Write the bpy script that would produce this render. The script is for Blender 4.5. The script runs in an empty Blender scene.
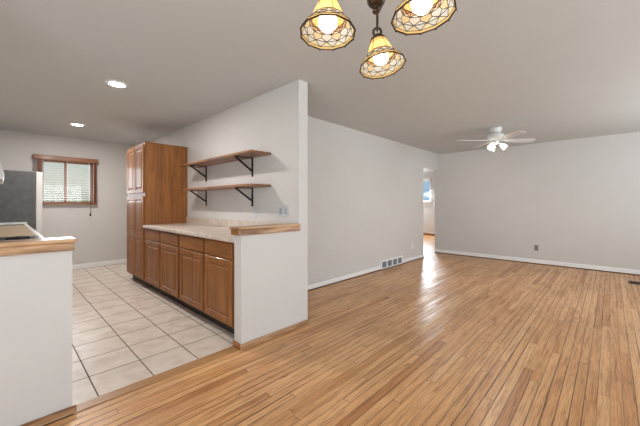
import bpy, bmesh, math, random
from mathutils import Vector, Matrix, Quaternion
random.seed(7)
S = bpy.context.scene
COL = S.collection
PI = math.pi

# ------------------------------------------------------------------ camera, world, lights, exposure
FPX, HOR, EYE = 304.0, 204.0, 1.212
YAW = math.atan2(290, FPX)                       # +X runs along the floor boards, +Y into the kitchen
FW = Vector((math.cos(YAW), math.sin(YAW), 0)); RT = Vector((math.sin(YAW), -math.cos(YAW), 0))
cd = bpy.data.cameras.new('camera'); cam = bpy.data.objects.new('camera', cd); COL.objects.link(cam)
cam.location = (0, 0, EYE); cam.rotation_euler = (PI/2, 0, YAW - PI/2)
cd.sensor_width = 36; cd.lens = FPX/640*36; cd.shift_y = (HOR - 213)/640; cd.clip_start = 0.02
S.camera = cam
S.view_settings.view_transform = 'Standard'; S.view_settings.look = 'None'
S.view_settings.gamma = 1; S.view_settings.use_curve_mapping = False
S.view_settings.exposure = 0.0

W = bpy.data.worlds.new('world'); S.world = W; W.use_nodes = True
wn = W.node_tree.nodes; wl = W.node_tree.links; wn.clear()
wo = wn.new('ShaderNodeOutputWorld'); bg = wn.new('ShaderNodeBackground'); wl.new(bg.outputs[0], wo.inputs[0])
tc = wn.new('ShaderNodeTexCoord'); sx = wn.new('ShaderNodeSeparateXYZ'); wl.new(tc.outputs['Generated'], sx.inputs[0])
rz = wn.new('ShaderNodeValToRGB'); wl.new(sx.outputs[2], rz.inputs[0])
e = rz.color_ramp.elements; e[0].position = 0.0; e[0].color = (0.30, 0.36, 0.22, 1); e[1].position = 0.35; e[1].color = (0.62, 0.80, 1.0, 1)
m = e.new(0.04); m.color = (0.66, 0.72, 0.58, 1); m = e.new(0.10); m.color = (0.78, 0.88, 0.80, 1)
mr = wn.new('ShaderNodeMapRange'); wl.new(sx.outputs[0], mr.inputs[0]); mr.inputs[1].default_value = 0.5; mr.inputs[2].default_value = 0.85
mx = wn.new('ShaderNodeMixRGB'); wl.new(mr.outputs[0], mx.inputs[0]); wl.new(rz.outputs[0], mx.inputs[1]); mx.inputs[2].default_value = (0.42, 0.70, 0.98, 1)
wl.new(mx.outputs[0], bg.inputs[0]); bg.inputs[1].default_value = 0.72

def area(name, loc, rot, sx_, sy_, power, col=(1, 1, 1)):
    l = bpy.data.lights.new(name, 'AREA'); l.shape = 'RECTANGLE'; l.size = sx_; l.size_y = sy_; l.energy = power; l.color = col
    o = bpy.data.objects.new(name, l); COL.objects.link(o); o.location = loc; o.rotation_euler = rot; return o
DAY = (0.87, 0.945, 1.0)
UP = math.radians(35)                            # added fill lights tilt upward to brighten the ceiling
area('added_fill_south', (1.6, -2.5, 1.45), (PI/2 + UP, 0, 0), 2.9, 1.4, 72, DAY)      # added fill at an invented window behind the camera
area('added_fill_living', (5.2, -2.5, 1.45), (PI/2 + UP, 0, 0), 2.0, 1.4, 100, DAY)      # added fill at an unseen window, evens out the living room
area('added_fill_west', (-2.1, 0.0, 1.2), (PI/2 + UP, 0, -PI/2), 2.1, 1.9, 110, DAY)       # added fill at an invented patio door behind the camera
area('daylight_kitchen_window', (0.85, 7.22, 1.6), (PI/2, 0, PI), 0.70, 0.72, 12, DAY)
area('daylight_hall_window', (11.33, 5.5, 1.72), (PI/2 - math.radians(35), 0, PI/2), 0.95, 0.8, 130, DAY)

# ------------------------------------------------------------------ mesh helpers
class MB:
    def __init__(s): s.bm = bmesh.new(); s.mi = 0
    def _f(s, vs):
        try: f = s.bm.faces.new(vs)
        except ValueError: return None
        f.material_index = s.mi; return f
    def box(s, x0, x1, y0, y1, z0, z1, bev=0, seg=1):
        t = bmesh.new()
        v = [t.verts.new((x, y, z)) for x in (x0, x1) for y in (y0, y1) for z in (z0, z1)]
        for q in ((0,1,3,2),(4,6,7,5),(0,4,5,1),(2,3,7,6),(0,2,6,4),(1,5,7,3)): t.faces.new([v[i] for i in q])
        if bev: bmesh.ops.bevel(t, geom=t.edges[:], offset=bev, segments=seg, affect='EDGES', profile=0.5)
        return s.add(t)
    def add(s, t, mat=None):
        if mat is not None: bmesh.ops.transform(t, matrix=mat, verts=t.verts)
        mp = {v: s.bm.verts.new(v.co) for v in t.verts}
        for f in t.faces:
            g = s._f([mp[v] for v in f.verts])
            if g: g.smooth = f.smooth
        t.free(); return s
    def tube(s, pts, r, n=8, closed=False, smooth=True):
        pts = [Vector(p) for p in pts]; N = len(pts); rings = []
        up = None
        for i, p in enumerate(pts):
            if closed: d = pts[(i+1) % N] - pts[i-1]
            else: d = pts[min(i+1, N-1)] - pts[max(i-1, 0)]
            d.normalize()
            if up is None:
                up = Vector((0, 0, 1)) if abs(d.z) < .9 else Vector((1, 0, 0))
            a = (up - d*up.dot(d)).normalized(); b = d.cross(a); up = a
            rr = r[i] if isinstance(r, (list, tuple)) else r
            rings.append([s.bm.verts.new(p + (a*math.cos(2*PI*k/n) + b*math.sin(2*PI*k/n))*rr) for k in range(n)])
        for i in range(N if closed else N-1):
            A = rings[i]; B = rings[(i+1) % N]
            for k in range(n):
                f = s._f([A[k], A[(k+1) % n], B[(k+1) % n], B[k]])
                if f: f.smooth = smooth
        if not closed: s._f(rings[0][::-1]); s._f(rings[-1])
        return s
    def lathe(s, prof, n=24, origin=(0, 0, 0), mat=None, smooth=True, cap=True):
        t = bmesh.new(); rings = []
        for r, z in prof:
            rings.append([t.verts.new((r*math.cos(2*PI*k/n), r*math.sin(2*PI*k/n), z)) for k in range(n)])
        for i in range(len(rings)-1):
            for k in range(n):
                f = t.faces.new([rings[i][k], rings[i][(k+1) % n], rings[i+1][(k+1) % n], rings[i+1][k]]); f.smooth = smooth
        if cap: t.faces.new(rings[0][::-1]); t.faces.new(rings[-1])
        M = Matrix.Translation(Vector(origin)) @ (mat if mat is not None else Matrix.Identity(4))
        return s.add(t, M)
    def prism(s, poly, axis, a0, a1):
        """poly: list of (u,v); axis 'x': u=y,v=z ; 'y': u=x,v=z ; 'z': u=x,v=y"""
        def P(u, v, w): return {'x': (w, u, v), 'y': (u, w, v), 'z': (u, v, w)}[axis]
        A = [s.bm.verts.new(P(u, v, a0)) for u, v in poly]; B = [s.bm.verts.new(P(u, v, a1)) for u, v in poly]
        n = len(poly)
        for i in range(n): s._f([A[i], A[(i+1) % n], B[(i+1) % n], B[i]])
        s._f(A[::-1]); s._f(B); return s
    def obj(s, name, mats, parent=None, loc=None):
        bmesh.ops.recalc_face_normals(s.bm, faces=s.bm.faces[:])
        me = bpy.data.meshes.new(name); s.bm.to_mesh(me); s.bm.free()
        for mt in (mats if isinstance(mats, (list, tuple)) else [mats]): me.materials.append(mt)
        o = bpy.data.objects.new(name, me); COL.objects.link(o)
        if parent: o.parent = parent
        if loc is not None: o.location = loc
        return o

def tag(o, label, cat, group=None):
    o['label'] = label; o['category'] = cat
    if group: o['group'] = group
    return o
def thing(name, label, cat, loc=(0, 0, 0), rz=0, group=None):
    o = bpy.data.objects.new(name, None); COL.objects.link(o); o.location = loc; o.rotation_euler = (0, 0, rz)
    o.empty_display_size = .1
    return tag(o, label, cat, group)
def struct(o): o['kind'] = 'structure'; return o
def part(mb, name, mats, root):
    """mesh given in world coordinates (root unrotated) -> child of root"""
    bmesh.ops.translate(mb.bm, vec=-Vector(root['_o'] if '_o' in root else root.location), verts=mb.bm.verts)
    return mb.obj(name, mats, root)
def sub(mb, name, mats, par):
    bmesh.ops.translate(mb.bm, vec=-Vector(par.parent.location), verts=mb.bm.verts)
    return mb.obj(name, mats, par)

# ------------------------------------------------------------------ materials
def new(name):
    m = bpy.data.materials.new(name); m.use_nodes = True; nt = m.node_tree
    b = nt.nodes['Principled BSDF']; return m, nt, b
def N(nt, t, **kw):
    n = nt.nodes.new(t)
    for k, v in kw.items(): setattr(n, k, v)
    return n
def L(nt, a, b): nt.links.new(a, b)
def mth(nt, op, a, b=None, c=None):
    n = N(nt, 'ShaderNodeMath', operation=op)
    for i, x in enumerate((a, b, c)):
        if x is None: continue
        if isinstance(x, (int, float)): n.inputs[i].default_value = x
        else: L(nt, x, n.inputs[i])
    return n.outputs[0]
def ramp(nt, fac, stops, interp='LINEAR'):
    r = N(nt, 'ShaderNodeValToRGB'); r.color_ramp.interpolation = interp
    el = r.color_ramp.elements
    while len(el) > 1: el.remove(el[-1])
    el[0].position = stops[0][0]; el[0].color = (*stops[0][1], 1)
    for p, c in stops[1:]:
        x = el.new(p); x.color = (*c, 1)
    if fac is not None: L(nt, fac, r.inputs[0])
    return r.outputs[0]
def mix(nt, fac, a, b, mode='MIX'):
    n = N(nt, 'ShaderNodeMixRGB', blend_type=mode)
    for i, x in enumerate((fac, a, b)):
        if isinstance(x, (int, float)): n.inputs[i].default_value = x
        elif isinstance(x, tuple): n.inputs[i].default_value = (*x, 1)
        else: L(nt, x, n.inputs[i])
    return n.outputs[0]
def srgb(r, g, b):
    f = lambda c: (c/255/12.92 if c/255 <= .04045 else ((c/255+.055)/1.055)**2.4)
    return (f(r), f(g), f(b))
def plain(name, col, rough=.5, metal=0, noise=0, scale=20, spec=.5, bump=0):
    m, nt, b = new(name)
    b.inputs['Roughness'].default_value = rough; b.inputs['Metallic'].default_value = metal
    b.inputs['Specular IOR Level'].default_value = spec
    tcn = N(nt, 'ShaderNodeTexCoord'); nz = N(nt, 'ShaderNodeTexNoise'); nz.inputs['Scale'].default_value = scale; nz.inputs['Detail'].default_value = 4
    L(nt, tcn.outputs['Object'], nz.inputs['Vector'])
    k = noise
    c = ramp(nt, nz.outputs['Fac'], [(.3, tuple(x*(1-k) for x in col)), (.7, tuple(min(1, x*(1+k)) for x in col))])
    L(nt, c, b.inputs['Base Color'])
    if bump:
        bp = N(nt, 'ShaderNodeBump'); bp.inputs['Strength'].default_value = bump; bp.inputs['Distance'].default_value = .002
        L(nt, nz.outputs['Fac'], bp.inputs['Height']); L(nt, bp.outputs[0], b.inputs['Normal'])
    return m
def emit(name, col, st):
    m, nt, b = new(name); b.inputs['Base Color'].default_value = (*col, 1)
    b.inputs['Emission Color'].default_value = (*col, 1); b.inputs['Emission Strength'].default_value = st; return m
def wood(name, dark, light, axis='z', rough=.35, coat=.3, fine=1.0, contrast=1.0, spec=.5):
    m, nt, b = new(name); t = N(nt, 'ShaderNodeTexCoord')
    mp = N(nt, 'ShaderNodeMapping'); L(nt, t.outputs['Object'], mp.inputs[0])
    sc = {'x': (1.6, 22, 22), 'y': (22, 1.6, 22), 'z': (22, 22, 1.6)}[axis]
    mp.inputs['Scale'].default_value = tuple(q*fine for q in sc)
    n1 = N(nt, 'ShaderNodeTexNoise'); n1.inputs['Scale'].default_value = 1.0; n1.inputs['Detail'].default_value = 6; n1.inputs['Roughness'].default_value = .6; n1.inputs['Distortion'].default_value = .6
    L(nt, mp.outputs[0], n1.inputs['Vector'])
    mp2 = N(nt, 'ShaderNodeMapping'); L(nt, t.outputs['Object'], mp2.inputs[0]); mp2.inputs['Scale'].default_value = tuple(q*fine*6 for q in sc)
    n2 = N(nt, 'ShaderNodeTexNoise'); n2.inputs['Scale'].default_value = 1.0; n2.inputs['Detail'].default_value = 2; L(nt, mp2.outputs[0], n2.inputs['Vector'])
    mid = tuple((a+c)/2 for a, c in zip(dark, light))
    w = .22/contrast
    c = ramp(nt, n1.outputs['Fac'], [(.5-w, dark), (.5, mid), (.5+w, light)])
    g = ramp(nt, n2.outputs['Fac'], [(.30, (.72, .68, .64)), (.52, (1, 1, 1))])
    c = mix(nt, .8, c, g, 'MULTIPLY'); L(nt, c, b.inputs['Base Color'])
    b.inputs['Roughness'].default_value = rough; b.inputs['Coat Weight'].default_value = coat; b.inputs['Coat Roughness'].default_value = .12
    b.inputs['Specular IOR Level'].default_value = spec
    return m

WALL = plain('wall_paint', srgb(208, 205, 202), .65, noise=.012, scale=3, spec=.3)
CEIL = plain('ceiling_paint', srgb(202, 204, 203), .8, noise=.012, scale=3, spec=.2)
WHITE = plain('white_trim', srgb(240, 240, 240), .4, noise=.01)
PLATE = plain('plate_grey', srgb(196, 198, 202), .35, noise=.01)
OAK = wood('oak_cabinet', srgb(114, 68, 26), srgb(168, 108, 50), 'z', .5, .12)
OAKH = wood('oak_cabinet_rail', srgb(114, 68, 26), srgb(168, 108, 50), 'y', .5, .12)
OAKEDGE = wood('oak_trim', srgb(128, 86, 54), srgb(206, 166, 126), 'x', .34, .35, 1.0, 1.9)
OAKEDGEY = wood('oak_trim_return', srgb(120, 74, 28), srgb(168, 112, 56), 'y', .32, .4, 1.2, 1.3)
SHELF = wood('shelf_board', srgb(104, 62, 34), srgb(172, 118, 70), 'y', .38, .3, .9, 1.4)
SHOE = plain('stained_shoe', srgb(92, 58, 32), .4, noise=.1)
BRACKET = plain('black_steel', srgb(28, 28, 30), .4, .6, noise=.05)
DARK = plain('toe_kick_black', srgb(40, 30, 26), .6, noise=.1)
BLINDW = wood('blind_wood', srgb(112, 66, 40), srgb(158, 104, 66), 'x', .4, .2)
CASING = wood('casing_wood', srgb(118, 72, 46), srgb(160, 108, 74), 'z', .4, .2)
FRIDGE = plain('fridge_grey_side', srgb(96, 97, 99), .65, noise=.16, scale=14, bump=.3)
APPL = plain('appliance_white', srgb(226, 226, 226), .3, noise=.01)
STEEL = plain('brushed_steel', srgb(196, 198, 200), .28, .9, noise=.03)
BLACK = plain('black_enamel', srgb(22, 22, 24), .2, noise=.05)
BRONZE = plain('aged_bronze', srgb(74, 60, 48), .32, .85, noise=.25, scale=40)
FANW = plain('fan_white', srgb(222, 224, 222), .35, noise=.01)
VENTD = plain('vent_grey_blue', srgb(140, 147, 156), .5, noise=.05)  # grey-blue colour of the vent grid
VENTB = plain('floor_vent_brown', srgb(74, 44, 28), .4, .3, noise=.1)

def laminate(name, a, b_, c_):
    m, nt, b = new(name); t = N(nt, 'ShaderNodeTexCoord')
    n1 = N(nt, 'ShaderNodeTexNoise'); n1.inputs['Scale'].default_value = 9; n1.inputs['Detail'].default_value = 8; n1.inputs['Distortion'].default_value = 1.2
    L(nt, t.outputs['Object'], n1.inputs['Vector'])
    c = ramp(nt, n1.outputs['Fac'], [(.3, a), (.48, b_), (.6, c_), (.75, b_)])
    L(nt, c, b.inputs['Base Color']); b.inputs['Roughness'].default_value = .3; return m
LAM = laminate('laminate_beige', srgb(188, 172, 158), srgb(204, 190, 178), srgb(214, 202, 191))
LAMB = laminate('laminate_tan', srgb(150, 128, 100), srgb(176, 154, 124), srgb(188, 170, 142))

def floor_mat():
    m, nt, b = new('oak_strip_floor'); t = N(nt, 'ShaderNodeTexCoord'); s = N(nt, 'ShaderNodeSeparateXYZ'); L(nt, t.outputs['Object'], s.inputs[0])
    x, y = s.outputs[0], s.outputs[1]
    v = mth(nt, 'DIVIDE', y, .0572); row = mth(nt, 'FLOOR', v); fv = mth(nt, 'SUBTRACT', v, row)
    wn1 = N(nt, 'ShaderNodeTexWhiteNoise', noise_dimensions='1D'); L(nt, row, wn1.inputs['W'])
    u = mth(nt, 'ADD', mth(nt, 'DIVIDE', x, 1.5), mth(nt, 'MULTIPLY', wn1.outputs[0], 9.0)); colm = mth(nt, 'FLOOR', u); fu = mth(nt, 'SUBTRACT', u, colm)
    cb = N(nt, 'ShaderNodeCombineXYZ'); L(nt, row, cb.inputs[0]); L(nt, colm, cb.inputs[1])
    wn2 = N(nt, 'ShaderNodeTexWhiteNoise', noise_dimensions='3D'); L(nt, cb.outputs[0], wn2.inputs['Vector']); rnd = wn2.outputs['Value']
    # gaps
    ev = mth(nt, 'MINIMUM', fv, mth(nt, 'SUBTRACT', 1.0, fv)); eu = mth(nt, 'MINIMUM', fu, mth(nt, 'SUBTRACT', 1.0, fu))
    sep = N(nt, 'ShaderNodeSeparateColor'); L(nt, wn2.outputs['Color'], sep.inputs[0])
    gapw = mth(nt, 'ADD', mth(nt, 'MULTIPLY', mth(nt, 'POWER', sep.outputs[1], 2.5), .07), .014)
    gv = mth(nt, 'LESS_THAN', ev, gapw); gu = mth(nt, 'LESS_THAN', eu, .0012); gap = mth(nt, 'MAXIMUM', gv, gu)
    # grain
    cb2 = N(nt, 'ShaderNodeCombineXYZ'); L(nt, mth(nt, 'MULTIPLY', x, 2.2), cb2.inputs[0]); L(nt, mth(nt, 'MULTIPLY', y, 46), cb2.inputs[1]); L(nt, mth(nt, 'MULTIPLY', rnd, 40), cb2.inputs[2])
    n1 = N(nt, 'ShaderNodeTexNoise'); n1.inputs['Scale'].default_value = 1; n1.inputs['Detail'].default_value = 5; n1.inputs['Distortion'].default_value = .8; L(nt, cb2.outputs[0], n1.inputs['Vector'])
    cb3 = N(nt, 'ShaderNodeCombineXYZ'); L(nt, mth(nt, 'MULTIPLY', x, 9), cb3.inputs[0]); L(nt, mth(nt, 'MULTIPLY', y, 260), cb3.inputs[1]); L(nt, mth(nt, 'MULTIPLY', rnd, 17), cb3.inputs[2])
    n2 = N(nt, 'ShaderNodeTexNoise'); n2.inputs['Scale'].default_value = 1; n2.inputs['Detail'].default_value = 3; L(nt, cb3.outputs[0], n2.inputs['Vector'])
    base = ramp(nt, rnd, [(0, srgb(190, 132, 82)), (.1, srgb(210, 155, 103)), (.5, srgb(219, 166, 114)), (.9, srgb(226, 175, 123)), (1, srgb(231, 183, 132))])
    g1 = ramp(nt, n1.outputs['Fac'], [(.24, (.48, .38, .29)), (.38, (.80, .73, .66)), (.52, (1, 1, 1)), (.75, (1.10, 1.08, 1.06))])
    g2 = ramp(nt, n2.outputs['Fac'], [(.32, (.60, .52, .45)), (.46, (.97, .96, .95)), (.6, (1.05, 1.05, 1.04))])
    c = mix(nt, 1, base, g1, 'MULTIPLY'); c = mix(nt, .9, c, g2, 'MULTIPLY')
    # worn broad patches
    n3 = N(nt, 'ShaderNodeTexNoise'); n3.inputs['Scale'].default_value = 1.1; n3.inputs['Detail'].default_value = 3; L(nt, t.outputs['Object'], n3.inputs['Vector'])
    c = mix(nt, 1, c, ramp(nt, n3.outputs['Fac'], [(.3, (.82, .79, .76)), (.6, (1, 1, 1))]), 'MULTIPLY')
    # a few dark knots
    cb4 = N(nt, 'ShaderNodeCombineXYZ'); L(nt, mth(nt, 'MULTIPLY', x, 2.5), cb4.inputs[0]); L(nt, mth(nt, 'MULTIPLY', y, 14), cb4.inputs[1]); L(nt, mth(nt, 'MULTIPLY', rnd, 11), cb4.inputs[2])
    n4 = N(nt, 'ShaderNodeTexNoise'); n4.inputs['Scale'].default_value = 1.0; n4.inputs['Detail'].default_value = 4; L(nt, cb4.outputs[0], n4.inputs['Vector'])
    c = mix(nt, 1, c, ramp(nt, n4.outputs['Fac'], [(.22, (.38, .28, .20)), (.30, (1, 1, 1))]), 'MULTIPLY')
    c = mix(nt, mth(nt, 'MULTIPLY', gap, .85), c, srgb(60, 32, 14)); L(nt, c, b.inputs['Base Color'])
    b.inputs['Roughness'].default_value = .36; b.inputs['Coat Weight'].default_value = .18; b.inputs['Coat Roughness'].default_value = .26; b.inputs['Specular IOR Level'].default_value = .4
    rr = ramp(nt, n1.outputs['Fac'], [(.3, (.44,)*3), (.7, (.30,)*3)]); L(nt, rr, b.inputs['Roughness'])
    bp = N(nt, 'ShaderNodeBump'); bp.inputs['Strength'].default_value = .5; bp.inputs['Distance'].default_value = .0015
    hgt = mth(nt, 'SUBTRACT', mth(nt, 'MULTIPLY', rnd, .4), gap); L(nt, hgt, bp.inputs['Height'])
    off = N(nt, 'ShaderNodeVectorMath', operation='MULTIPLY_ADD'); L(nt, wn2.outputs['Color'], off.inputs[0]); off.inputs[1].default_value = (.05, .09, 0); off.inputs[2].default_value = (-.025, -.045, 0)
    sm = N(nt, 'ShaderNodeVectorMath', operation='ADD'); L(nt, bp.outputs[0], sm.inputs[0]); L(nt, off.outputs[0], sm.inputs[1])
    nn = N(nt, 'ShaderNodeVectorMath', operation='NORMALIZE'); L(nt, sm.outputs[0], nn.inputs[0]); L(nt, nn.outputs[0], b.inputs['Normal']); L(nt, nn.outputs[0], b.inputs['Coat Normal'])
    return m
def tile_mat():
    m, nt, b = new('ceramic_floor_tile'); t = N(nt, 'ShaderNodeTexCoord'); s = N(nt, 'ShaderNodeSeparateXYZ'); L(nt, t.outputs['Object'], s.inputs[0])
    P = .3205
    u = mth(nt, 'DIVIDE', mth(nt, 'SUBTRACT', s.outputs[0], .423), P); v = mth(nt, 'DIVIDE', mth(nt, 'SUBTRACT', s.outputs[1], 2.644), P)
    cu, cv = mth(nt, 'FLOOR', u), mth(nt, 'FLOOR', v); fu, fv = mth(nt, 'SUBTRACT', u, cu), mth(nt, 'SUBTRACT', v, cv)
    eu = mth(nt, 'MINIMUM', fu, mth(nt, 'SUBTRACT', 1.0, fu)); ev = mth(nt, 'MINIMUM', fv, mth(nt, 'SUBTRACT', 1.0, fv))
    gap = mth(nt, 'LESS_THAN', mth(nt, 'MINIMUM', eu, mth(nt, 'MULTIPLY', ev, .95)), .0115)
    cb = N(nt, 'ShaderNodeCombineXYZ'); L(nt, cu, cb.inputs[0]); L(nt, cv, cb.inputs[1])
    w = N(nt, 'ShaderNodeTexWhiteNoise', noise_dimensions='3D'); L(nt, cb.outputs[0], w.inputs['Vector'])
    va = N(nt, 'ShaderNodeVectorMath', operation='MULTIPLY_ADD'); L(nt, w.outputs['Color'], va.inputs[0]); va.inputs[1].default_value = (30, 30, 30); L(nt, t.outputs['Object'], va.inputs[2])
    n = N(nt, 'ShaderNodeTexNoise'); n.inputs['Scale'].default_value = 7; n.inputs['Detail'].default_value = 6; n.inputs['Distortion'].default_value = .6; L(nt, va.outputs[0], n.inputs['Vector'])
    c = ramp(nt, n.outputs['Fac'], [(.28, srgb(204, 188, 174)), (.5, srgb(220, 207, 195)), (.7, srgb(228, 218, 208))])
    c = mix(nt, .5, c, ramp(nt, w.outputs['Value'], [(0, (.92, .91, .90)), (1, (1, 1, 1))]), 'MULTIPLY')
    c = mix(nt, gap, c, srgb(78, 60, 48)); L(nt, c, b.inputs['Base Color']); 
    L(nt, mix(nt, gap, (.32,)*3, (.8,)*3), b.inputs['Roughness'])
    bp = N(nt, 'ShaderNodeBump'); bp.inputs['Strength'].default_value = .6; bp.inputs['Distance'].default_value = .002
    L(nt, mth(nt, 'SUBTRACT', mth(nt, 'MULTIPLY', n.outputs['Fac'], .3), gap), bp.inputs['Height']); L(nt, bp.outputs[0], b.inputs['Normal'])
    return m
FLOOR = floor_mat(); TILE = tile_mat()
def glass_mat():
    m, nt, b = new('window_glass'); nt.nodes.remove(b); o = nt.nodes['Material Output']
    tr = N(nt, 'ShaderNodeBsdfTransparent'); gl = N(nt, 'ShaderNodeBsdfGlossy'); gl.inputs['Roughness'].default_value = .02
    fr = N(nt, 'ShaderNodeFresnel'); fr.inputs[0].default_value = 1.45
    ms = N(nt, 'ShaderNodeMixShader'); L(nt, fr.outputs[0], ms.inputs[0]); L(nt, tr.outputs[0], ms.inputs[1]); L(nt, gl.outputs[0], ms.inputs[2]); L(nt, ms.outputs[0], o.inputs[0])
    return m
GLASS = glass_mat()
def stained(name, col, tr=.6, em=0):
    m, nt, b = new(name); o = nt.nodes['Material Output']
    b.inputs['Base Color'].default_value = (*col, 1); b.inputs['Roughness'].default_value = .25
    t = N(nt, 'ShaderNodeBsdfTranslucent'); t.inputs[0].default_value = (*col, 1)
    ms = N(nt, 'ShaderNodeMixShader'); ms.inputs[0].default_value = tr; L(nt, b.outputs[0], ms.inputs[1]); L(nt, t.outputs[0], ms.inputs[2]); L(nt, ms.outputs[0], o.inputs[0])
    return m
AMBER = stained('amber_glass', srgb(246, 208, 136)); PALE = stained('pale_amber_glass', srgb(250, 230, 184)); CREAM = stained('cream_glass', srgb(252, 246, 236)); TAN = stained('tan_glass', srgb(214, 176, 134)); ROSE = stained('rose_glass', srgb(188, 132, 100))
FROST = stained('frosted_shade_glass', (.95, .95, .94), .6)
BULB = emit('warm_bulb', (1.0, .90, .74), 7)
FANBULB = emit('fan_bulb', (1.0, .96, .91), 800)
CAN = emit('can_lens', (1.0, .97, .93), 30)

# ------------------------------------------------------------------ the setting
H = 2.44
def wallbox(name, boxes, mat=WALL):
    mb = MB()
    for q in boxes: mb.box(*q)
    return struct(mb.obj(name, mat))
def holed_y(x0, x1, y0, y1, hx0, hx1, hz0, hz1):
    return [(x0, hx0, y0, y1, 0, H), (hx1, x1, y0, y1, 0, H), (hx0, hx1, y0, y1, 0, hz0), (hx0, hx1, y0, y1, hz1, H)]
def holed_x(x0, x1, y0, y1, hy0, hy1, hz0, hz1):
    return [(x0, x1, y0, hy0, 0, H), (x0, x1, hy1, y1, 0, H), (x0, x1, hy0, hy1, 0, hz0), (x0, x1, hy0, hy1, hz1, H)]
mb = MB(); mb.box(-2.3, 11.6, -2.72, 2.235, -.06, 0); mb.box(2.14, 11.6, 2.235, 6.1, -.06, 0); struct(mb.obj('floor', FLOOR))
mb = MB(); mb.box(-.54, 2.14, 2.322, 7.32, -.06, 0); struct(mb.obj('floor_kitchen', TILE))
mb = MB(); mb.box(-2.3, 11.6, -2.72, 7.4, H, H+.06); struct(mb.obj('ceiling', CEIL))
wallbox('wall_north', [(2.14, 6.585, 3.05, 3.17, 0, H), (6.585, 7.47, 3.05, 3.17, 2.04, H)])
wallbox('wall_east', [(7.47, 7.59, -2.6, 3.17, 0, H)])
wallbox('wall_kitchen_east', [(2.02, 2.14, 2.215, 7.2, 0, H)])
wallbox('wall_kitchen_north', holed_y(-.54, 2.14, 7.2, 7.32, .48, 1.225, 1.22, 2.0))
wallbox('wall_kitchen_west', [(-.54, -.42, 2.375, 7.2, 0, H)])
wallbox('wall_half_east', [(1.376, 2.02, 2.215, 2.325, 0, .95)])
wallbox('wall_half_west', [(-.42, .284, 2.255, 2.365, 0, .945)])
wallbox('wall_dining_north', [(-2.3, -.42, 2.255, 2.375, 0, H)])
wallbox('wall_south', holed_y(-2.3, 3.6, -2.72, -2.6, .1, 3.1, .7, 2.2) + holed_y(3.6, 7.59, -2.72, -2.6, 4.15, 6.25, .7, 2.2))
wallbox('wall_west', holed_x(-2.3, -2.2, -2.6, 2.255, -1.1, 1.1, .02, 2.1))
wallbox('wall_hall_east', holed_x(11.42, 11.54, 3.17, 6.0, 5.0, 6.0-.05, 1.29, 2.13))
wallbox('wall_hall_south', [(7.59, 11.54, 3.05, 3.17, 0, H)])
wallbox('wall_hall_north', [(6.3, 11.54, 6.0, 6.12, 0, H)])
wallbox('wall_hall_west', [(6.2, 6.3, 3.17, 6.12, 0, H)])

def window(name, axis, a0, a1, p, z0, z1, fmat, mull=(), fw=.05, d=.06):
    """frame fitted in a wall hole; axis = direction the window runs along"""
    mb = MB()
    def bx(u0, u1, w0, w1, zz0, zz1): mb.box(*( (u0, u1, w0, w1, zz0, zz1) if axis == 'x' else (w0, w1, u0, u1, zz0, zz1)), bev=.004)
    bx(a0, a0+fw, p, p+d, z0, z1); bx(a1-fw, a1, p, p+d, z0, z1); bx(a0+fw, a1-fw, p, p+d, z0, z0+fw); bx(a0+fw, a1-fw, p, p+d, z1-fw, z1)
    for mm in mull: bx(mm-.018, mm+.018, p+.008, p+d-.008, z0+fw, z1-fw)
    o = struct(mb.obj(name, fmat))
    g = MB(); u0, u1, w0 = a0+fw*.6, a1-fw*.6, p+d*.5
    g.box(*((u0, u1, w0-.002, w0+.002, z0+fw*.6, z1-fw*.6) if axis == 'x' else (w0-.002, w0+.002, u0, u1, z0+fw*.6, z1-fw*.6)))
    struct(g.obj('window_pane', GLASS, o))
    return o
window('window_1', 'x', .48, 1.225, 7.235, 1.22, 2.0, CASING, (.817,), .035)
window('window_2', 'y', 5.0, 5.95, 11.44, 1.29, 2.13, WHITE, (), .05)
window('added_window_3', 'x', .1, 3.1, -2.68, .7, 2.2, WHITE, (1.1, 2.1))  # unseen window, added to go with the south fill light
window('added_window_5', 'x', 4.15, 6.25, -2.68, .7, 2.2, WHITE, (5.2,))  # unseen window, added so the living room is lit more evenly
window('added_window_4', 'y', -1.1, 1.1, -2.28, .02, 2.1, WHITE, (0,))  # unseen patio door, added to go with the west fill light

def baseb(name, boxes, mat=WHITE, bev=.006):
    mb = MB()
    for q in boxes: mb.box(*q, bev=bev)
    return struct(mb.obj(name, mat))
baseb('baseboard_north', [(2.14, 4.80, 3.038, 3.05, .012, .078), (5.63, 6.585, 3.038, 3.05, .012, .078)])
baseb('baseboard_east', [(7.458, 7.47, -2.6, 3.165, .014, .092)])
baseb('baseboard_kitchen', [(-.42, 2.02, 7.188, 7.2, 0, .085)])
baseb('baseboard_hall', [(11.408, 11.42, 3.17, 6.0, 0, .09)], OAKEDGEY)
baseb('trim_1', [(2.14, 6.585, 3.034, 3.05, 0, .013)], SHOE, .003)
baseb('trim_2', [(7.452, 7.47, -2.6, 3.165, 0, .015)], SHOE, .003)
baseb('trim_3', [(1.362, 2.15, 2.2, 2.215, 0, .05)], OAKEDGE, .005)
baseb('trim_4', [(1.362, 1.376, 2.215, 2.335, 0, .05)], OAKEDGEY, .005)
baseb('trim_5', [(-2.2, .302, 2.241, 2.255, 0, .045)], OAKEDGE, .005)
baseb('trim_6', [(.2885, 1.3615, 2.2355, 2.3225, -.02, .006)], wood('threshold_oak', srgb(150, 104, 62), srgb(196, 150, 104), 'x', .35, .4, 1.1, 1.3), .004)

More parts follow.
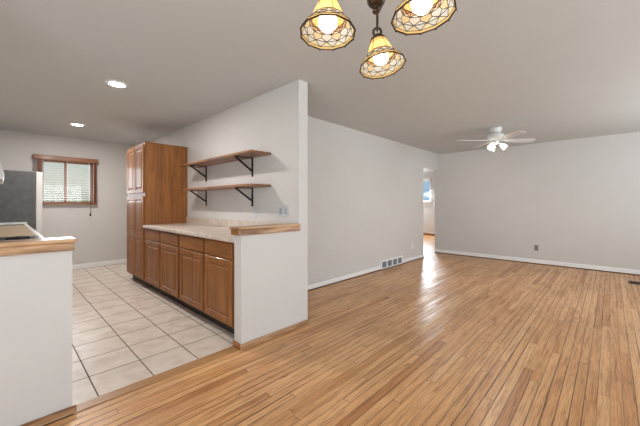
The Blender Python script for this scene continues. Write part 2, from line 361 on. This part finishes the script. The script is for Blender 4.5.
# wooden ledge caps on the two half walls
def cap(name, x0, x1, y0, y1, z0, label):
    t = thing(name, label, 'ledge', ((x0+x1)/2, (y0+y1)/2, z0))
    mb = MB(); mb.box(x0, x1, y0, y1, z0+.045, z0+.068, bev=.007, seg=2); part(mb, 'top_board', OAKEDGE, t)
    mb = MB(); mb.box(x0+.012, x1-(.0 if x1 > 1.9 else .012), y0+.010, y0+.032, z0, z0+.0448, bev=.003)
    part(mb, 'apron', OAKEDGE, t)
    mb = MB()
    if x1 > 1.9: mb.box(x0+.010, x0+.030, y0+.0325, y1-.01, z0, z0+.0448, bev=.003)
    else: mb.box(x1-.030, x1-.010, y0+.0325, y1-.01, z0, z0+.0448, bev=.003)
    part(mb, 'end_apron', OAKEDGEY, t)
    return t
cap('wooden_ledge', 1.340, 2.019, 2.182, 2.352, .9505, 'oak ledge capping the half wall at the end of the oak cabinets')
cap('wooden_ledge', -.419, .303, 2.222, 2.392, .9455, 'oak ledge capping the half wall in front of the grey refrigerator')

# ------------------------------------------------------------------ oak cabinets
def panel_door(mb, xf, y0, y1, z0, z1, th=.02, st=.055, raised=True):
    """raised-panel front facing -X, front plane at x = xf"""
    def ring(d, x): return [mb.bm.verts.new(p) for p in ((x, y0+d, z0+d), (x, y1-d, z0+d), (x, y1-d, z1-d), (x, y0+d, z1-d))]
    b = .004
    rs = [ring(0, xf+th), ring(0, xf+b), ring(b, xf)]
    if raised: rs += [ring(st, xf), ring(st+.005, xf+.010), ring(st+.014, xf+.010), ring(st+.038, xf+.001)]
    for A, B in zip(rs, rs[1:]):
        for k in range(4): mb._f([A[k], A[(k+1) % 4], B[(k+1) % 4], B[k]])
    mb._f(rs[-1]); mb._f(rs[0][::-1]); return mb
def base_cabinet(y0, y1, cols, label):
    t = thing('base_cabinet', label, 'cabinet', (1.70, (y0+y1)/2, 0), group='oak base cabinets under the beige counter')
    mb = MB(); mb.box(1.425, 2.019, y0, y1, .105, .874); part(mb, 'body', OAK, t)
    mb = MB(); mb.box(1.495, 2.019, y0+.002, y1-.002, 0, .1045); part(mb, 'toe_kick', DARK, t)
    for a, b in cols:
        mb = MB(); panel_door(mb, 1.404, a, b, .722, .856, raised=False); part(mb, 'drawer', OAKH, t)
        mb = MB(); panel_door(mb, 1.404, a, b, .125, .706); part(mb, 'door', OAK, t)
    return t
base_cabinet(3.584, 4.80, [(4.20, 4.76), (3.605, 4.16)], 'oak base cabinet with two drawers and two doors next to the tall pantry')
base_cabinet(2.345, 3.582, [(2.975, 3.56), (2.415, 2.94)], 'oak base cabinet with two drawers and two doors next to the white half wall')
t = thing('pantry_cabinet', 'tall oak pantry cabinet with four doors at the end of the counter', 'cabinet', (1.70, 5.23, 0))
mb = MB(); mb.box(1.418, 2.019, 4.802, 5.665, .105, 2.105, bev=.003); part(mb, 'body', OAK, t)
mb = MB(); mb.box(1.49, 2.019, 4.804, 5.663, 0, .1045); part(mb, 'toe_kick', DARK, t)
for a, b in ((4.835, 5.232), (5.248, 5.645)):
    mb = MB(); panel_door(mb, 1.397, a, b, 1.375, 2.07, st=.05); part(mb, 'door', OAK, t)
    mb = MB()
    panel_door(mb, 1.397, a, b, .745, 1.325, st=.05)
    panel_door(mb, 1.397, a, b, .122, .7445, st=.05); part(mb, 'door', OAK, t)

t = thing('countertop', 'beige mottled laminate countertop over the oak base cabinets', 'countertop', (1.70, 3.57, .8745))
mb = MB(); mb.box(1.384, 2.0195, 2.336, 4.8015, .8745, .914, bev=.006, seg=2); part(mb, 'worktop', LAM, t)
mb = MB(); mb.box(1.998, 2.0195, 2.356, 4.8015, .9142, 1.012, bev=.004); part(mb, 'backsplash', LAM, t)

# ------------------------------------------------------------------ shelves on black brackets
def wall_shelf(zb, xf, label):
    t = thing('wall_shelf', label, 'shelf', (2.02, 3.73, zb), group='wooden wall shelves over the counter')
    mb = MB(); mb.box(xf, 2.0195, 2.655, 4.43, zb, zb+.024, bev=.003); part(mb, 'board', SHELF, t)
    for y in (3.01, 4.165):
        mb = MB()
        mb.box(2.010, 2.0195, y-.014, y+.014, zb-.215, zb-.0005, bev=.001)
        mb.box(xf+.03, 2.0098, y-.014, y+.014, zb-.007, zb-.0005, bev=.001)
        a = Vector((2.008, y, zb-.150)); b = Vector((xf+.045, y, zb-.008)); d = (b-a).normalized(); n = Vector((-d.z, 0, d.x))*.008
        mb.prism([(a.x-n.x, a.z-n.z), (a.x+n.x, a.z+n.z), (b.x+n.x, b.z+n.z), (b.x-n.x, b.z-n.z)], 'y', y-.011, y+.011)
        part(mb, 'bracket', BRACKET, t)
    return t
wall_shelf(1.745, 1.752, 'upper wooden shelf on two black brackets')
wall_shelf(1.398, 1.752, 'lower wooden shelf on two black brackets, just above the counter')

# ------------------------------------------------------------------ wall plates and vents
t = thing('outlet_plate', 'pale grey double outlet plate above the counter end', 'outlet', (2.02, 2.445, 1.135))
mb = MB(); mb.box(2.013, 2.0195, 2.365, 2.525, 1.078, 1.192, bev=.003); part(mb, 'cover', PLATE, t)
for y in (2.405, 2.485):
    mb = MB(); mb.box(2.0105, 2.0128, y-.019, y+.019, 1.098, 1.172, bev=.001); part(mb, 'receptacle', plain('receptacle_grey', srgb(170, 172, 178), .4), t)
t = thing('switch_plate', 'pale single switch plate under the lower shelf', 'switch', (2.02, 2.943, 1.12))
mb = MB(); mb.box(2.013, 2.0195, 2.908, 2.978, 1.062, 1.178, bev=.003); part(mb, 'cover', PLATE, t)
mb = MB(); mb.box(2.004, 2.0128, 2.938, 2.948, 1.110, 1.132, bev=.001); part(mb, 'toggle', PLATE, t)
def outlet(axis, a, p, z, label, dark):
    t = thing('wall_outlet', label, 'outlet', (p, a, z) if axis == 'x' else (a, p, z))
    def bx(u, d0, d1, z0, z1, bev):
        q = MB()
        return q.box(p-d1, p-d0, a-u, a+u, z0, z1, bev=bev) if axis == 'x' else q.box(a-u, a+u, p-d1, p-d0, z0, z1, bev=bev)
    part(bx(.035, .0005, .006, z-.058, z+.058, .002), 'cover', dark, t)
    for dz in (-.02, .02): part(bx(.015, .0062, .009, z+dz-.014, z+dz+.014, .001), 'socket', plain('socket', srgb(120, 114, 106) if axis == 'x' else srgb(190, 184, 178), .5), t)
outlet('x', 1.078, 7.47, .325, 'small grey outlet low on the far living room wall', plain('outlet_taupe', srgb(146, 138, 130), .5))
outlet('y', 6.06, 3.05, .315, 'white outlet low on the wall beside the doorway', WHITE)
t = thing('wall_vent', 'white metal air vent at the foot of the living room wall', 'vent', (5.215, 3.05, 0))
mb = MB(); fx0, fx1 = 4.805, 5.622; yF = 3.036
for q in ((fx0, fx1, .002, .028), (fx0, fx1, .140, .168)): mb.box(q[0], q[1], yF, 3.0495, q[2], q[3], bev=.002)
xs = [fx0 + .025 + k*(fx1-fx0-.05)/4 for k in range(5)]
for x in xs: mb.box(x-.016 if x != xs[0] else fx0, x+.016 if x != xs[-1] else fx1, yF+.001, 3.0495, .0285, .1395)
part(mb, 'frame', WHITE, t)
mb = MB()
for k in range(4):
    for j in range(6):
        z = .034 + j*.018; mb.box(xs[k]+.0165, xs[k+1]-.0165, 3.040, 3.046, z, z+.007)
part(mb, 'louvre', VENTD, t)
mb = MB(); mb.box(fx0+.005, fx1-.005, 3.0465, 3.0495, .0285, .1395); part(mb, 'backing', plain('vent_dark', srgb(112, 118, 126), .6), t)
t = thing('floor_register', 'small dark brown metal register set in the wooden floor', 'vent', (6.71, -.36, 0))
mb = MB(); mb.box(6.60, 6.82, -.52, -.20, .0003, .006, bev=.002); part(mb, 'grille_frame', VENTB, t)
mb = MB()
for k in range(9): mb.box(6.625 + k*.0195, 6.635 + k*.0195, -.50, -.22, .0062, .009)
part(mb, 'grille', DARK, t)

# ------------------------------------------------------------------ kitchen left run
t = thing('refrigerator', 'dark grey sided refrigerator with pale door in front of the window wall', 'refrigerator', (0, 6.68, 0))
mb = MB(); mb.box(-.40, .352, 6.255, 7.11, .03, 1.70, bev=.012, seg=2); part(mb, 'case', FRIDGE, t)
d = MB(); d.box(.357, .432, 6.258, 7.107, .65, 1.698, bev=.012, seg=2); part(d, 'fridge_door', APPL, t)
d = MB(); d.box(.357, .432, 6.258, 7.107, .09, .64, bev=.012, seg=2); part(d, 'freezer_drawer', APPL, t)
h_ = MB(); h_.tube([(.432, 7.05, .85), (.465, 7.05, .88), (.465, 7.05, 1.32), (.432, 7.05, 1.35)], .010); part(h_, 'handle', APPL, t)
h_ = MB(); h_.box(.35, .40, 6.27, 7.09, 0.0, .08); part(h_, 'base_grille', BLACK, t)

def left_cabinet(y0, y1, n, label):
    t = thing('base_cabinet', label, 'cabinet', (-.1, (y0+y1)/2, 0))
    mb = MB(); mb.box(-.419, .205, y0, y1, .105, .874); part(mb, 'body', OAK, t)
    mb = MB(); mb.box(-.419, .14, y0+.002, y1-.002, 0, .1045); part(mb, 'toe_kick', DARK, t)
    w = (y1-y0)/n
    for k in range(n):
        a, b = y0+k*w+.015, y0+(k+1)*w-.015
        for z0, z1, nm, ra in ((.722, .856, 'drawer', False), (.125, .706, 'door', True)):
            q = MB(); panel_door(q, -.226, a, b, z0, z1, raised=ra)
            bmesh.ops.scale(q.bm, vec=(-1, 1, 1), verts=q.bm.verts); part(q, nm, OAKH if nm == 'drawer' else OAK, t)
left_cabinet(3.87, 6.24, 4, 'long oak base cabinet between the cooker and the grey refrigerator')
left_cabinet(2.40, 3.085, 1, 'single door oak base cabinet behind the near half wall')
def left_top(y0, y1, label, endsplash):
    t = thing('countertop', label, 'countertop', (-.08, (y0+y1)/2, .8745))
    mb = MB(); mb.box(-.4195, .232, y0, y1, .8745, .912, bev=.002); part(mb, 'worktop', LAMB, t)
    mb = MB(); mb.box(.2325, .268, y0, y1, .872, .9135, bev=.006, seg=2); part(mb, 'front_edge', APPL, t)
    if endsplash:
        mb = MB(); mb.box(-.4195, .262, y1-.022, y1-.001, .9138, .945, bev=.005); part(mb, 'end_splash', APPL, t)
        mb = MB(); mb.box(-.4195, .225, y1-.22, y1-.0225, .9122, .9135); part(mb, 'gap_shadow', BLACK, t)  # black strip painted in for the dark gap and shadow before the splash
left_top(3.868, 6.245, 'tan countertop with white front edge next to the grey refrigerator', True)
left_top(2.366, 3.087, 'short tan countertop directly behind the near half wall', False)
t = thing('cooker', 'white cooker with black hob and steel rim behind the near ledge', 'cooker', (-.08, 3.477, 0))
mb = MB(); mb.box(-.415, .235, 3.090, 3.864, .04, .895, bev=.006); part(mb, 'body', APPL, t)
mb = MB(); mb.box(-.41, .262, 3.092, 3.862, .8952, .918, bev=.005); part(mb, 'rim', STEEL, t)
mb = MB(); mb.box(-.33, .235, 3.118, 3.836, .9182, .9225, bev=.001); hob = part(mb, 'hob', BLACK, t)
for x, y, r in ((-.20, 3.29, .075), (-.20, 3.66, .1), (.10, 3.29, .1), (.10, 3.66, .075)):
    q = MB()
    for rr in (r, r*.68, r*.36): q.tube([(x+rr*math.cos(k*PI/10), y+rr*math.sin(k*PI/10), .927) for k in range(20)], .005, 6, True)
    part(q, 'burner', BLACK, t)
mb = MB(); mb.box(-.415, -.34, 3.10, 3.855, .9182, 1.08, bev=.01); part(mb, 'backguard', APPL, t)
mb = MB(); mb.box(.236, .268, 3.12, 3.83, .22, .76, bev=.008); part(mb, 'oven_door', APPL, t)
mb = MB(); mb.tube([(.268, 3.17, .70), (.30, 3.17, .70), (.30, 3.78, .70), (.268, 3.78, .70)], .010); part(mb, 'oven_handle', STEEL, t)
for k in range(4):
    mb = MB(); mb.lathe([(.02, 0), (.02, .012), (.014, .022)], 14, (.2355, 3.2+k*.18, .83), Matrix.Rotation(PI/2, 4, 'Y')); part(mb, 'knob', BLACK, t)
t = thing('range_hood', 'white range hood on the kitchen wall high above the cooker', 'range hood', (-.2, 3.3, 1.38))
mb = MB(); mb.prism([(-.4195, 1.385), (.008, 1.385), (.015, 1.42), (-.02, 1.565), (-.4195, 1.565)], 'y', 3.05, 3.80); part(mb, 'shell', APPL, t)
mb = MB(); mb.box(-.38, -.03, 3.09, 3.76, 1.378, 1.3848); part(mb, 'filter', STEEL, t)

# ------------------------------------------------------------------ wooden blind on the kitchen window
t = thing('window_blind', 'brown wooden blind with open slats on the kitchen window', 'blind', (.826, 7.16, 2.0))
mb = MB(); mb.box(.371, 1.284, 7.115, 7.199, 1.992, 2.068, bev=.006); part(mb, 'headrail', BLINDW, t)
mb = MB(); z = 1.968
while z > 1.27:
    mb.prism([(7.133, z-.004), (7.133, z-.001), (7.181, z+.0045), (7.181, z+.0015)], 'x', .380, 1.275); z -= .040
part(mb, 'slats', BLINDW, t)
mb = MB(); mb.box(.378, 1.277, 7.128, 7.186, 1.205, 1.243, bev=.005); part(mb, 'bottom_rail', BLINDW, t)
mb = MB()
for x in (.50, .826, 1.15):
    for y in (7.134, 7.180): mb.tube([(x, y, 1.992), (x, y, 1.24)], .0016, 5)
part(mb, 'ladder_cord', WHITE, t)
mb = MB(); mb.tube([(1.165, 7.12, 2.0), (1.165, 7.118, 1.6), (1.165, 7.12, 1.04)], .003, 6); c_ = part(mb, 'pull_cord', DARK, t)
mb = MB(); mb.lathe([(.004, .06), (.010, .04), (.014, .0)], 10, (1.165, 7.12, .985)); sub(mb, 'tassel', DARK, c_)
mb = MB()
mb.box(.435, .478, 7.186, 7.1995, 1.20, 1.985, bev=.002); mb.box(1.227, 1.272, 7.186, 7.1995, 1.20, 1.985, bev=.002)
struct(mb.obj('trim_7', CASING))
# white blind on the far hall window
t = thing('window_blind', 'white slatted blind on the far window seen through the doorway', 'blind', (11.39, 5.47, 2.0))
mb = MB(); mb.box(11.345, 11.415, 4.97, 5.97, 2.12, 2.20, bev=.005); part(mb, 'headrail', WHITE, t)
mb = MB(); z = 2.09
while z > 1.33: mb.box(11.35, 11.395, 4.985, 5.955, z, z+.003); z -= .055
part(mb, 'slats', WHITE, t)
mb = MB(); mb.box(11.35, 11.40, 4.98, 5.96, 1.295, 1.325, bev=.004); part(mb, 'bottom_rail', WHITE, t)

# ------------------------------------------------------------------ recessed ceiling lights
for x, y, lab in ((.817, 3.65, 'round recessed ceiling light nearer the dining area'), (.812, 5.95, 'round recessed ceiling light nearer the kitchen window')):
    t = thing('recessed_light', lab, 'ceiling light', (x, y, H), group='recessed kitchen ceiling lights')
    q = MB(); q.lathe([(.098, -.0005), (.098, -.005), (.072, -.010), (.070, -.0045)], 32, cap=False); q.obj('trim_ring', WHITE, t)
    q = MB(); q.lathe([(.0695, -.004), (.0695, -.006)], 32); q.obj('lens', CAN, t)
    l = bpy.data.lights.new('can_lamp', 'AREA'); l.shape = 'DISK'; l.size = .13; l.energy = 24; l.color = (1.0, .96, .91)
    lo = bpy.data.objects.new('can_lamp', l); COL.objects.link(lo); lo.location = (x, y, H - .012)

# ------------------------------------------------------------------ ceiling fan
fl = FW*4.90 + RT*((495.8-320)/FPX*4.90)
t = thing('ceiling_fan', 'white ceiling fan with lit glass shades over the living room', 'ceiling fan', (fl.x, fl.y, H))
q = MB(); q.lathe([(.085, -.0005), (.09, -.02), (.082, -.05), (.06, -.07), (.055, -.085)], 28); q.obj('canopy', FANW, t)
q = MB(); q.lathe([(.055, -.086), (.10, -.10), (.118, -.125), (.118, -.165), (.095, -.19), (.06, -.20)], 32); q.obj('motor_housing', FANW, t)
q = MB(); q.lathe([(.045, -.2005), (.05, -.22), (.05, -.25), (.03, -.27), (.012, -.278)], 24); q.obj('light_kit', FANW, t)
for k in range(4):
    a = math.radians(2 + 90*k) - (PI/2 - YAW)
    M = Matrix.Rotation(a, 4, 'Z') @ Matrix.Translation((0, 0, -.205)) @ Matrix.Rotation(math.radians(-12), 4, 'X')
    b = bmesh.new()
    outl = [(.17, -.05), (.22, -.058), (.56, -.068), (.61, -.06), (.625, -.04), (.625, .04), (.61, .06), (.56, .068), (.22, .058), (.17, .05)]
    A = [b.verts.new((x, y, -.003)) for x, y in outl]; B = [b.verts.new((x, y, .003)) for x, y in outl]
    for i in range(10): b.faces.new([A[i], A[(i+1) % 10], B[(i+1) % 10], B[i]])
    b.faces.new(A[::-1]); b.faces.new(B)
    q = MB(); q.add(b, M); bo = q.obj('blade', FANW, t)
    b = bmesh.new()
    outl = [(.075, -.012), (.17, -.03), (.21, -.03), (.21, .03), (.17, .03), (.075, .012)]
    A = [b.verts.new((x, y, .0035)) for x, y in outl]; B = [b.verts.new((x, y, .008)) for x, y in outl]
    for i in range(6): b.faces.new([A[i], A[(i+1) % 6], B[(i+1) % 6], B[i]])
    b.faces.new(A[::-1]); b.faces.new(B)
    q = MB(); q.add(b, M); q.obj('blade_arm', FANW, bo)
for k in range(3):
    a = math.radians(207 + 120*k) - (PI/2 - YAW)
    M = Matrix.Rotation(a, 4, 'Z') @ Matrix.Translation((.060, 0, -.262)) @ Matrix.Rotation(math.radians(-46), 4, 'Y') @ Matrix.Scale(.95, 4)
    q = MB(); q.lathe([(.012, .02), (.018, 0), (.022, -.02)], 14, mat=M); q.obj('socket', FANW, t)
    q = MB(); q.lathe([(.024, -.018), (.036, -.04), (.044, -.075), (.056, -.115), (.054, -.115), (.042, -.075), (.034, -.04), (.022, -.02)], 20, mat=M, cap=False); so = q.obj('lamp_shade', FROST, t)
    q = MB(); q.lathe([(.004, -.022), (.014, -.03), (.026, -.06), (.026, -.075), (.014, -.09), (.003, -.094)], 16, mat=M); q.obj('bulb', FANBULB, t)
q = MB(); q.tube([(.02, -.03, -.27), (.021, -.03, -.33), (.02, -.03, -.385)], .0015, 6); pc = q.obj('pull_chain', FANW, t)
q = MB(); q.lathe([(.002, .012), (.008, .004), (.008, -.008), (.002, -.014)], 12, (.02, -.03, -.395)); q.obj('chain_ball', FANW, pc)

# ------------------------------------------------------------------ chandelier with three stained glass shades
hub = FW*.862 + RT*.159
t = thing('chandelier', 'bronze chandelier with three lit stained glass shades', 'chandelier', (hub.x, hub.y, H))
q = MB(); q.lathe([(.062, -.0005), (.064, -.012), (.045, -.035), (.014, -.05)], 28); q.obj('canopy', BRONZE, t)
q = MB(); q.lathe([(.008, -.05), (.008, -.48), (.016, -.49), (.020, -.52), (.012, -.545), (.012, -.555), (.020, -.575), (.014, -.61)], 20); q.obj('stem', BRONZE, t)
zc = 1.794 - H
prof = [(.010, .034), (.018, .026)] + [(.0268*math.sin(a), .0268*math.cos(a)) for a in [PI*k/14 for k in range(4, 14)]] + [(.0085, -.0275), (.0085, -.031), (.0105, -.034), (.0105, -.038), (.006, -.042)]
q = MB(); q.lathe(prof, 28, (0, 0, zc)); q.obj('hub_ball', BRONZE, t)
NF = 12
def pt(r, z, k): return Vector((r*math.cos(2*PI*k/NF), r*math.sin(2*PI*k/NF), z))
def shade(px, dep, zrim, roll, pitch):
    c = FW*dep + RT*((px-320)/FPX*dep) - hub
    hgt = .094
    base = Matrix.Translation((c.x, c.y, zrim - H)) @ Matrix.Rotation(math.radians(roll), 4, -FW) @ Matrix.Rotation(math.radians(pitch), 4, RT)
    rows = [(.025, hgt), (.035, .070), (.046, .042), (.052, .031), (.0645, .018), (.0735, .0075), (.0750, 0)]
    b = MB(); edges = []
    def V(r, z, k): return b.bm.verts.new(base @ pt(r, z, k))
    def poly(ps, mi):
        b.mi = mi; b._f([V(*p) for p in ps])
        for i in range(len(ps)): edges.append((ps[i], ps[(i+1) % len(ps)]))
    for k in range(NF):
        r = rows
        # tall amber petals
        b.mi = 0; b._f([V(*r[0], k), V(*r[0], k+1), V(*r[1], k+1), V(*r[1], k)]); b._f([V(*r[1], k), V(*r[1], k+1), V(*r[2], k+1), V(*r[2], k)])
        if k % 2 == 0: edges.extend([((*r[0], k), (*r[1], k)), ((*r[1], k), (*r[2], k))])
        # narrow band of rose and cream lozenges
        zm = (r[2][0]+r[3][0])/2, (r[2][1]+r[3][1])/2
        poly([(*r[2], k), (*r[2], k+1), (*zm, k+.5)], 3); poly([(*zm, k+.5), (*r[3], k+1), (*r[3], k)], 1)
        poly([(*r[2], k), (*zm, k+.5), (*r[3], k)], 2); poly([(*r[2], k+1), (*r[3], k+1), (*zm, k+.5)], 2)
        # fish scales
        rm = ((r[3][0]+r[4][0])/2, (r[3][1]+r[4][1])/2)
        poly([(*r[3], k), (*r[3], k+1), (*rm, k+1), (*r[4], k+.5), (*rm, k)], 1 if k % 2 else 4)
        poly([(*rm, k), (*r[4], k+.5), (*r[4], k-.5)], 1)
        # cream points and amber edge
        poly([(*r[4], k-.5), (*r[4], k+.5), (*r[5], k)], 1)
        poly([(*r[4], k+.5), (*r[5], k+1), (*r[5], k)], 4)
        b.mi = 0; b._f([V(*r[5], k), V(*r[5], k+1), V(*r[6], k+1), V(*r[6], k)])
    so = b.obj('lamp_shade', [AMBER, CREAM, TAN, ROSE, PALE], t)
    q = MB(); seen = set()
    for p, w in edges:
        key = tuple(sorted([tuple(round(x, 4) for x in base @ pt(*p)), tuple(round(x, 4) for x in base @ pt(*w))]))
        if key in seen: continue
        seen.add(key); q.tube([base @ pt(*p), base @ pt(*w)], .00095, 5)
    q.obj('leading', BRONZE, so)
    q = MB(); q.tube([base @ pt(.0752, 0, k) for k in range(NF)], .0024, 6, True, False)
    for k in range(NF): q.tube([base @ pt(.0752, .001, k), base @ pt(.0755, -.004, k)], .0018, 5)
    q.obj('rim', BRONZE, so)
    q = MB(); q.lathe([(.010, hgt+.020), (.015, hgt+.016), (.024, hgt+.006), (.0275, hgt-.002), (.025, hgt-.003)], 24, mat=base); q.obj('shade_cap', BRONZE, t)
    q = MB(); q.lathe([(.012, hgt-.004), (.013, hgt-.028), (.010, hgt-.03)], 16, mat=base); q.obj('socket', BRONZE, t)
    q = MB(); q.lathe([(.009, hgt-.0305), (.013, hgt-.036), (.023, .048), (.0265, .036), (.024, .022), (.014, .011), (.003, .008)], 20, mat=base); q.obj('bulb', BULB, t)
    top = base @ Vector((0, 0, hgt+.020))
    # ring on the cap, long link above it, then the arm from the hub
    q = MB(); ax = RT
    q.tube([top + Vector((0, 0, .010)) + ax*(.0135*math.cos(a)) + Vector((0, 0, .0135*math.sin(a))) for a in [2*PI*k/18 for k in range(18)]], .0040, 8, True); q.obj('ring', BRONZE, t)
    lc = top + Vector((0, 0, .044))
    q = MB(); q.tube([lc + FW*(.0065*math.cos(a)) + Vector((0, 0, .030*math.sin(a))) for a in [2*PI*k/22 for k in range(22)]], .0030, 8, True); q.obj('link', BRONZE, t)
    out = Vector((c.x, c.y, 0)).normalized(); rad = Vector((c.x, c.y, 0)).length
    e_ = lc + Vector((0, 0, .030))
    st = Vector((0, 0, zc + .06)) + out*.008
    pts = []
    for k in range(13):
        s_ = k/12
        hpos = Vector((out.x, out.y, 0))*(.008 + (rad-.008)*s_)
        zz = st.z + (e_.z - st.z)*s_ + .045*math.sin(PI*s_)
        pts.append(Vector((hpos.x, hpos.y, zz)) if k < 12 else e_)
    q = MB(); q.tube(pts, .0055, 8); q.obj('arm', BRONZE, t)
shade(382.3, 1.01, 1.670, 7, -8)
shade(327.6, .83, 1.677, -1, -5)
shade(423, .745, 1.673, 4, -3)
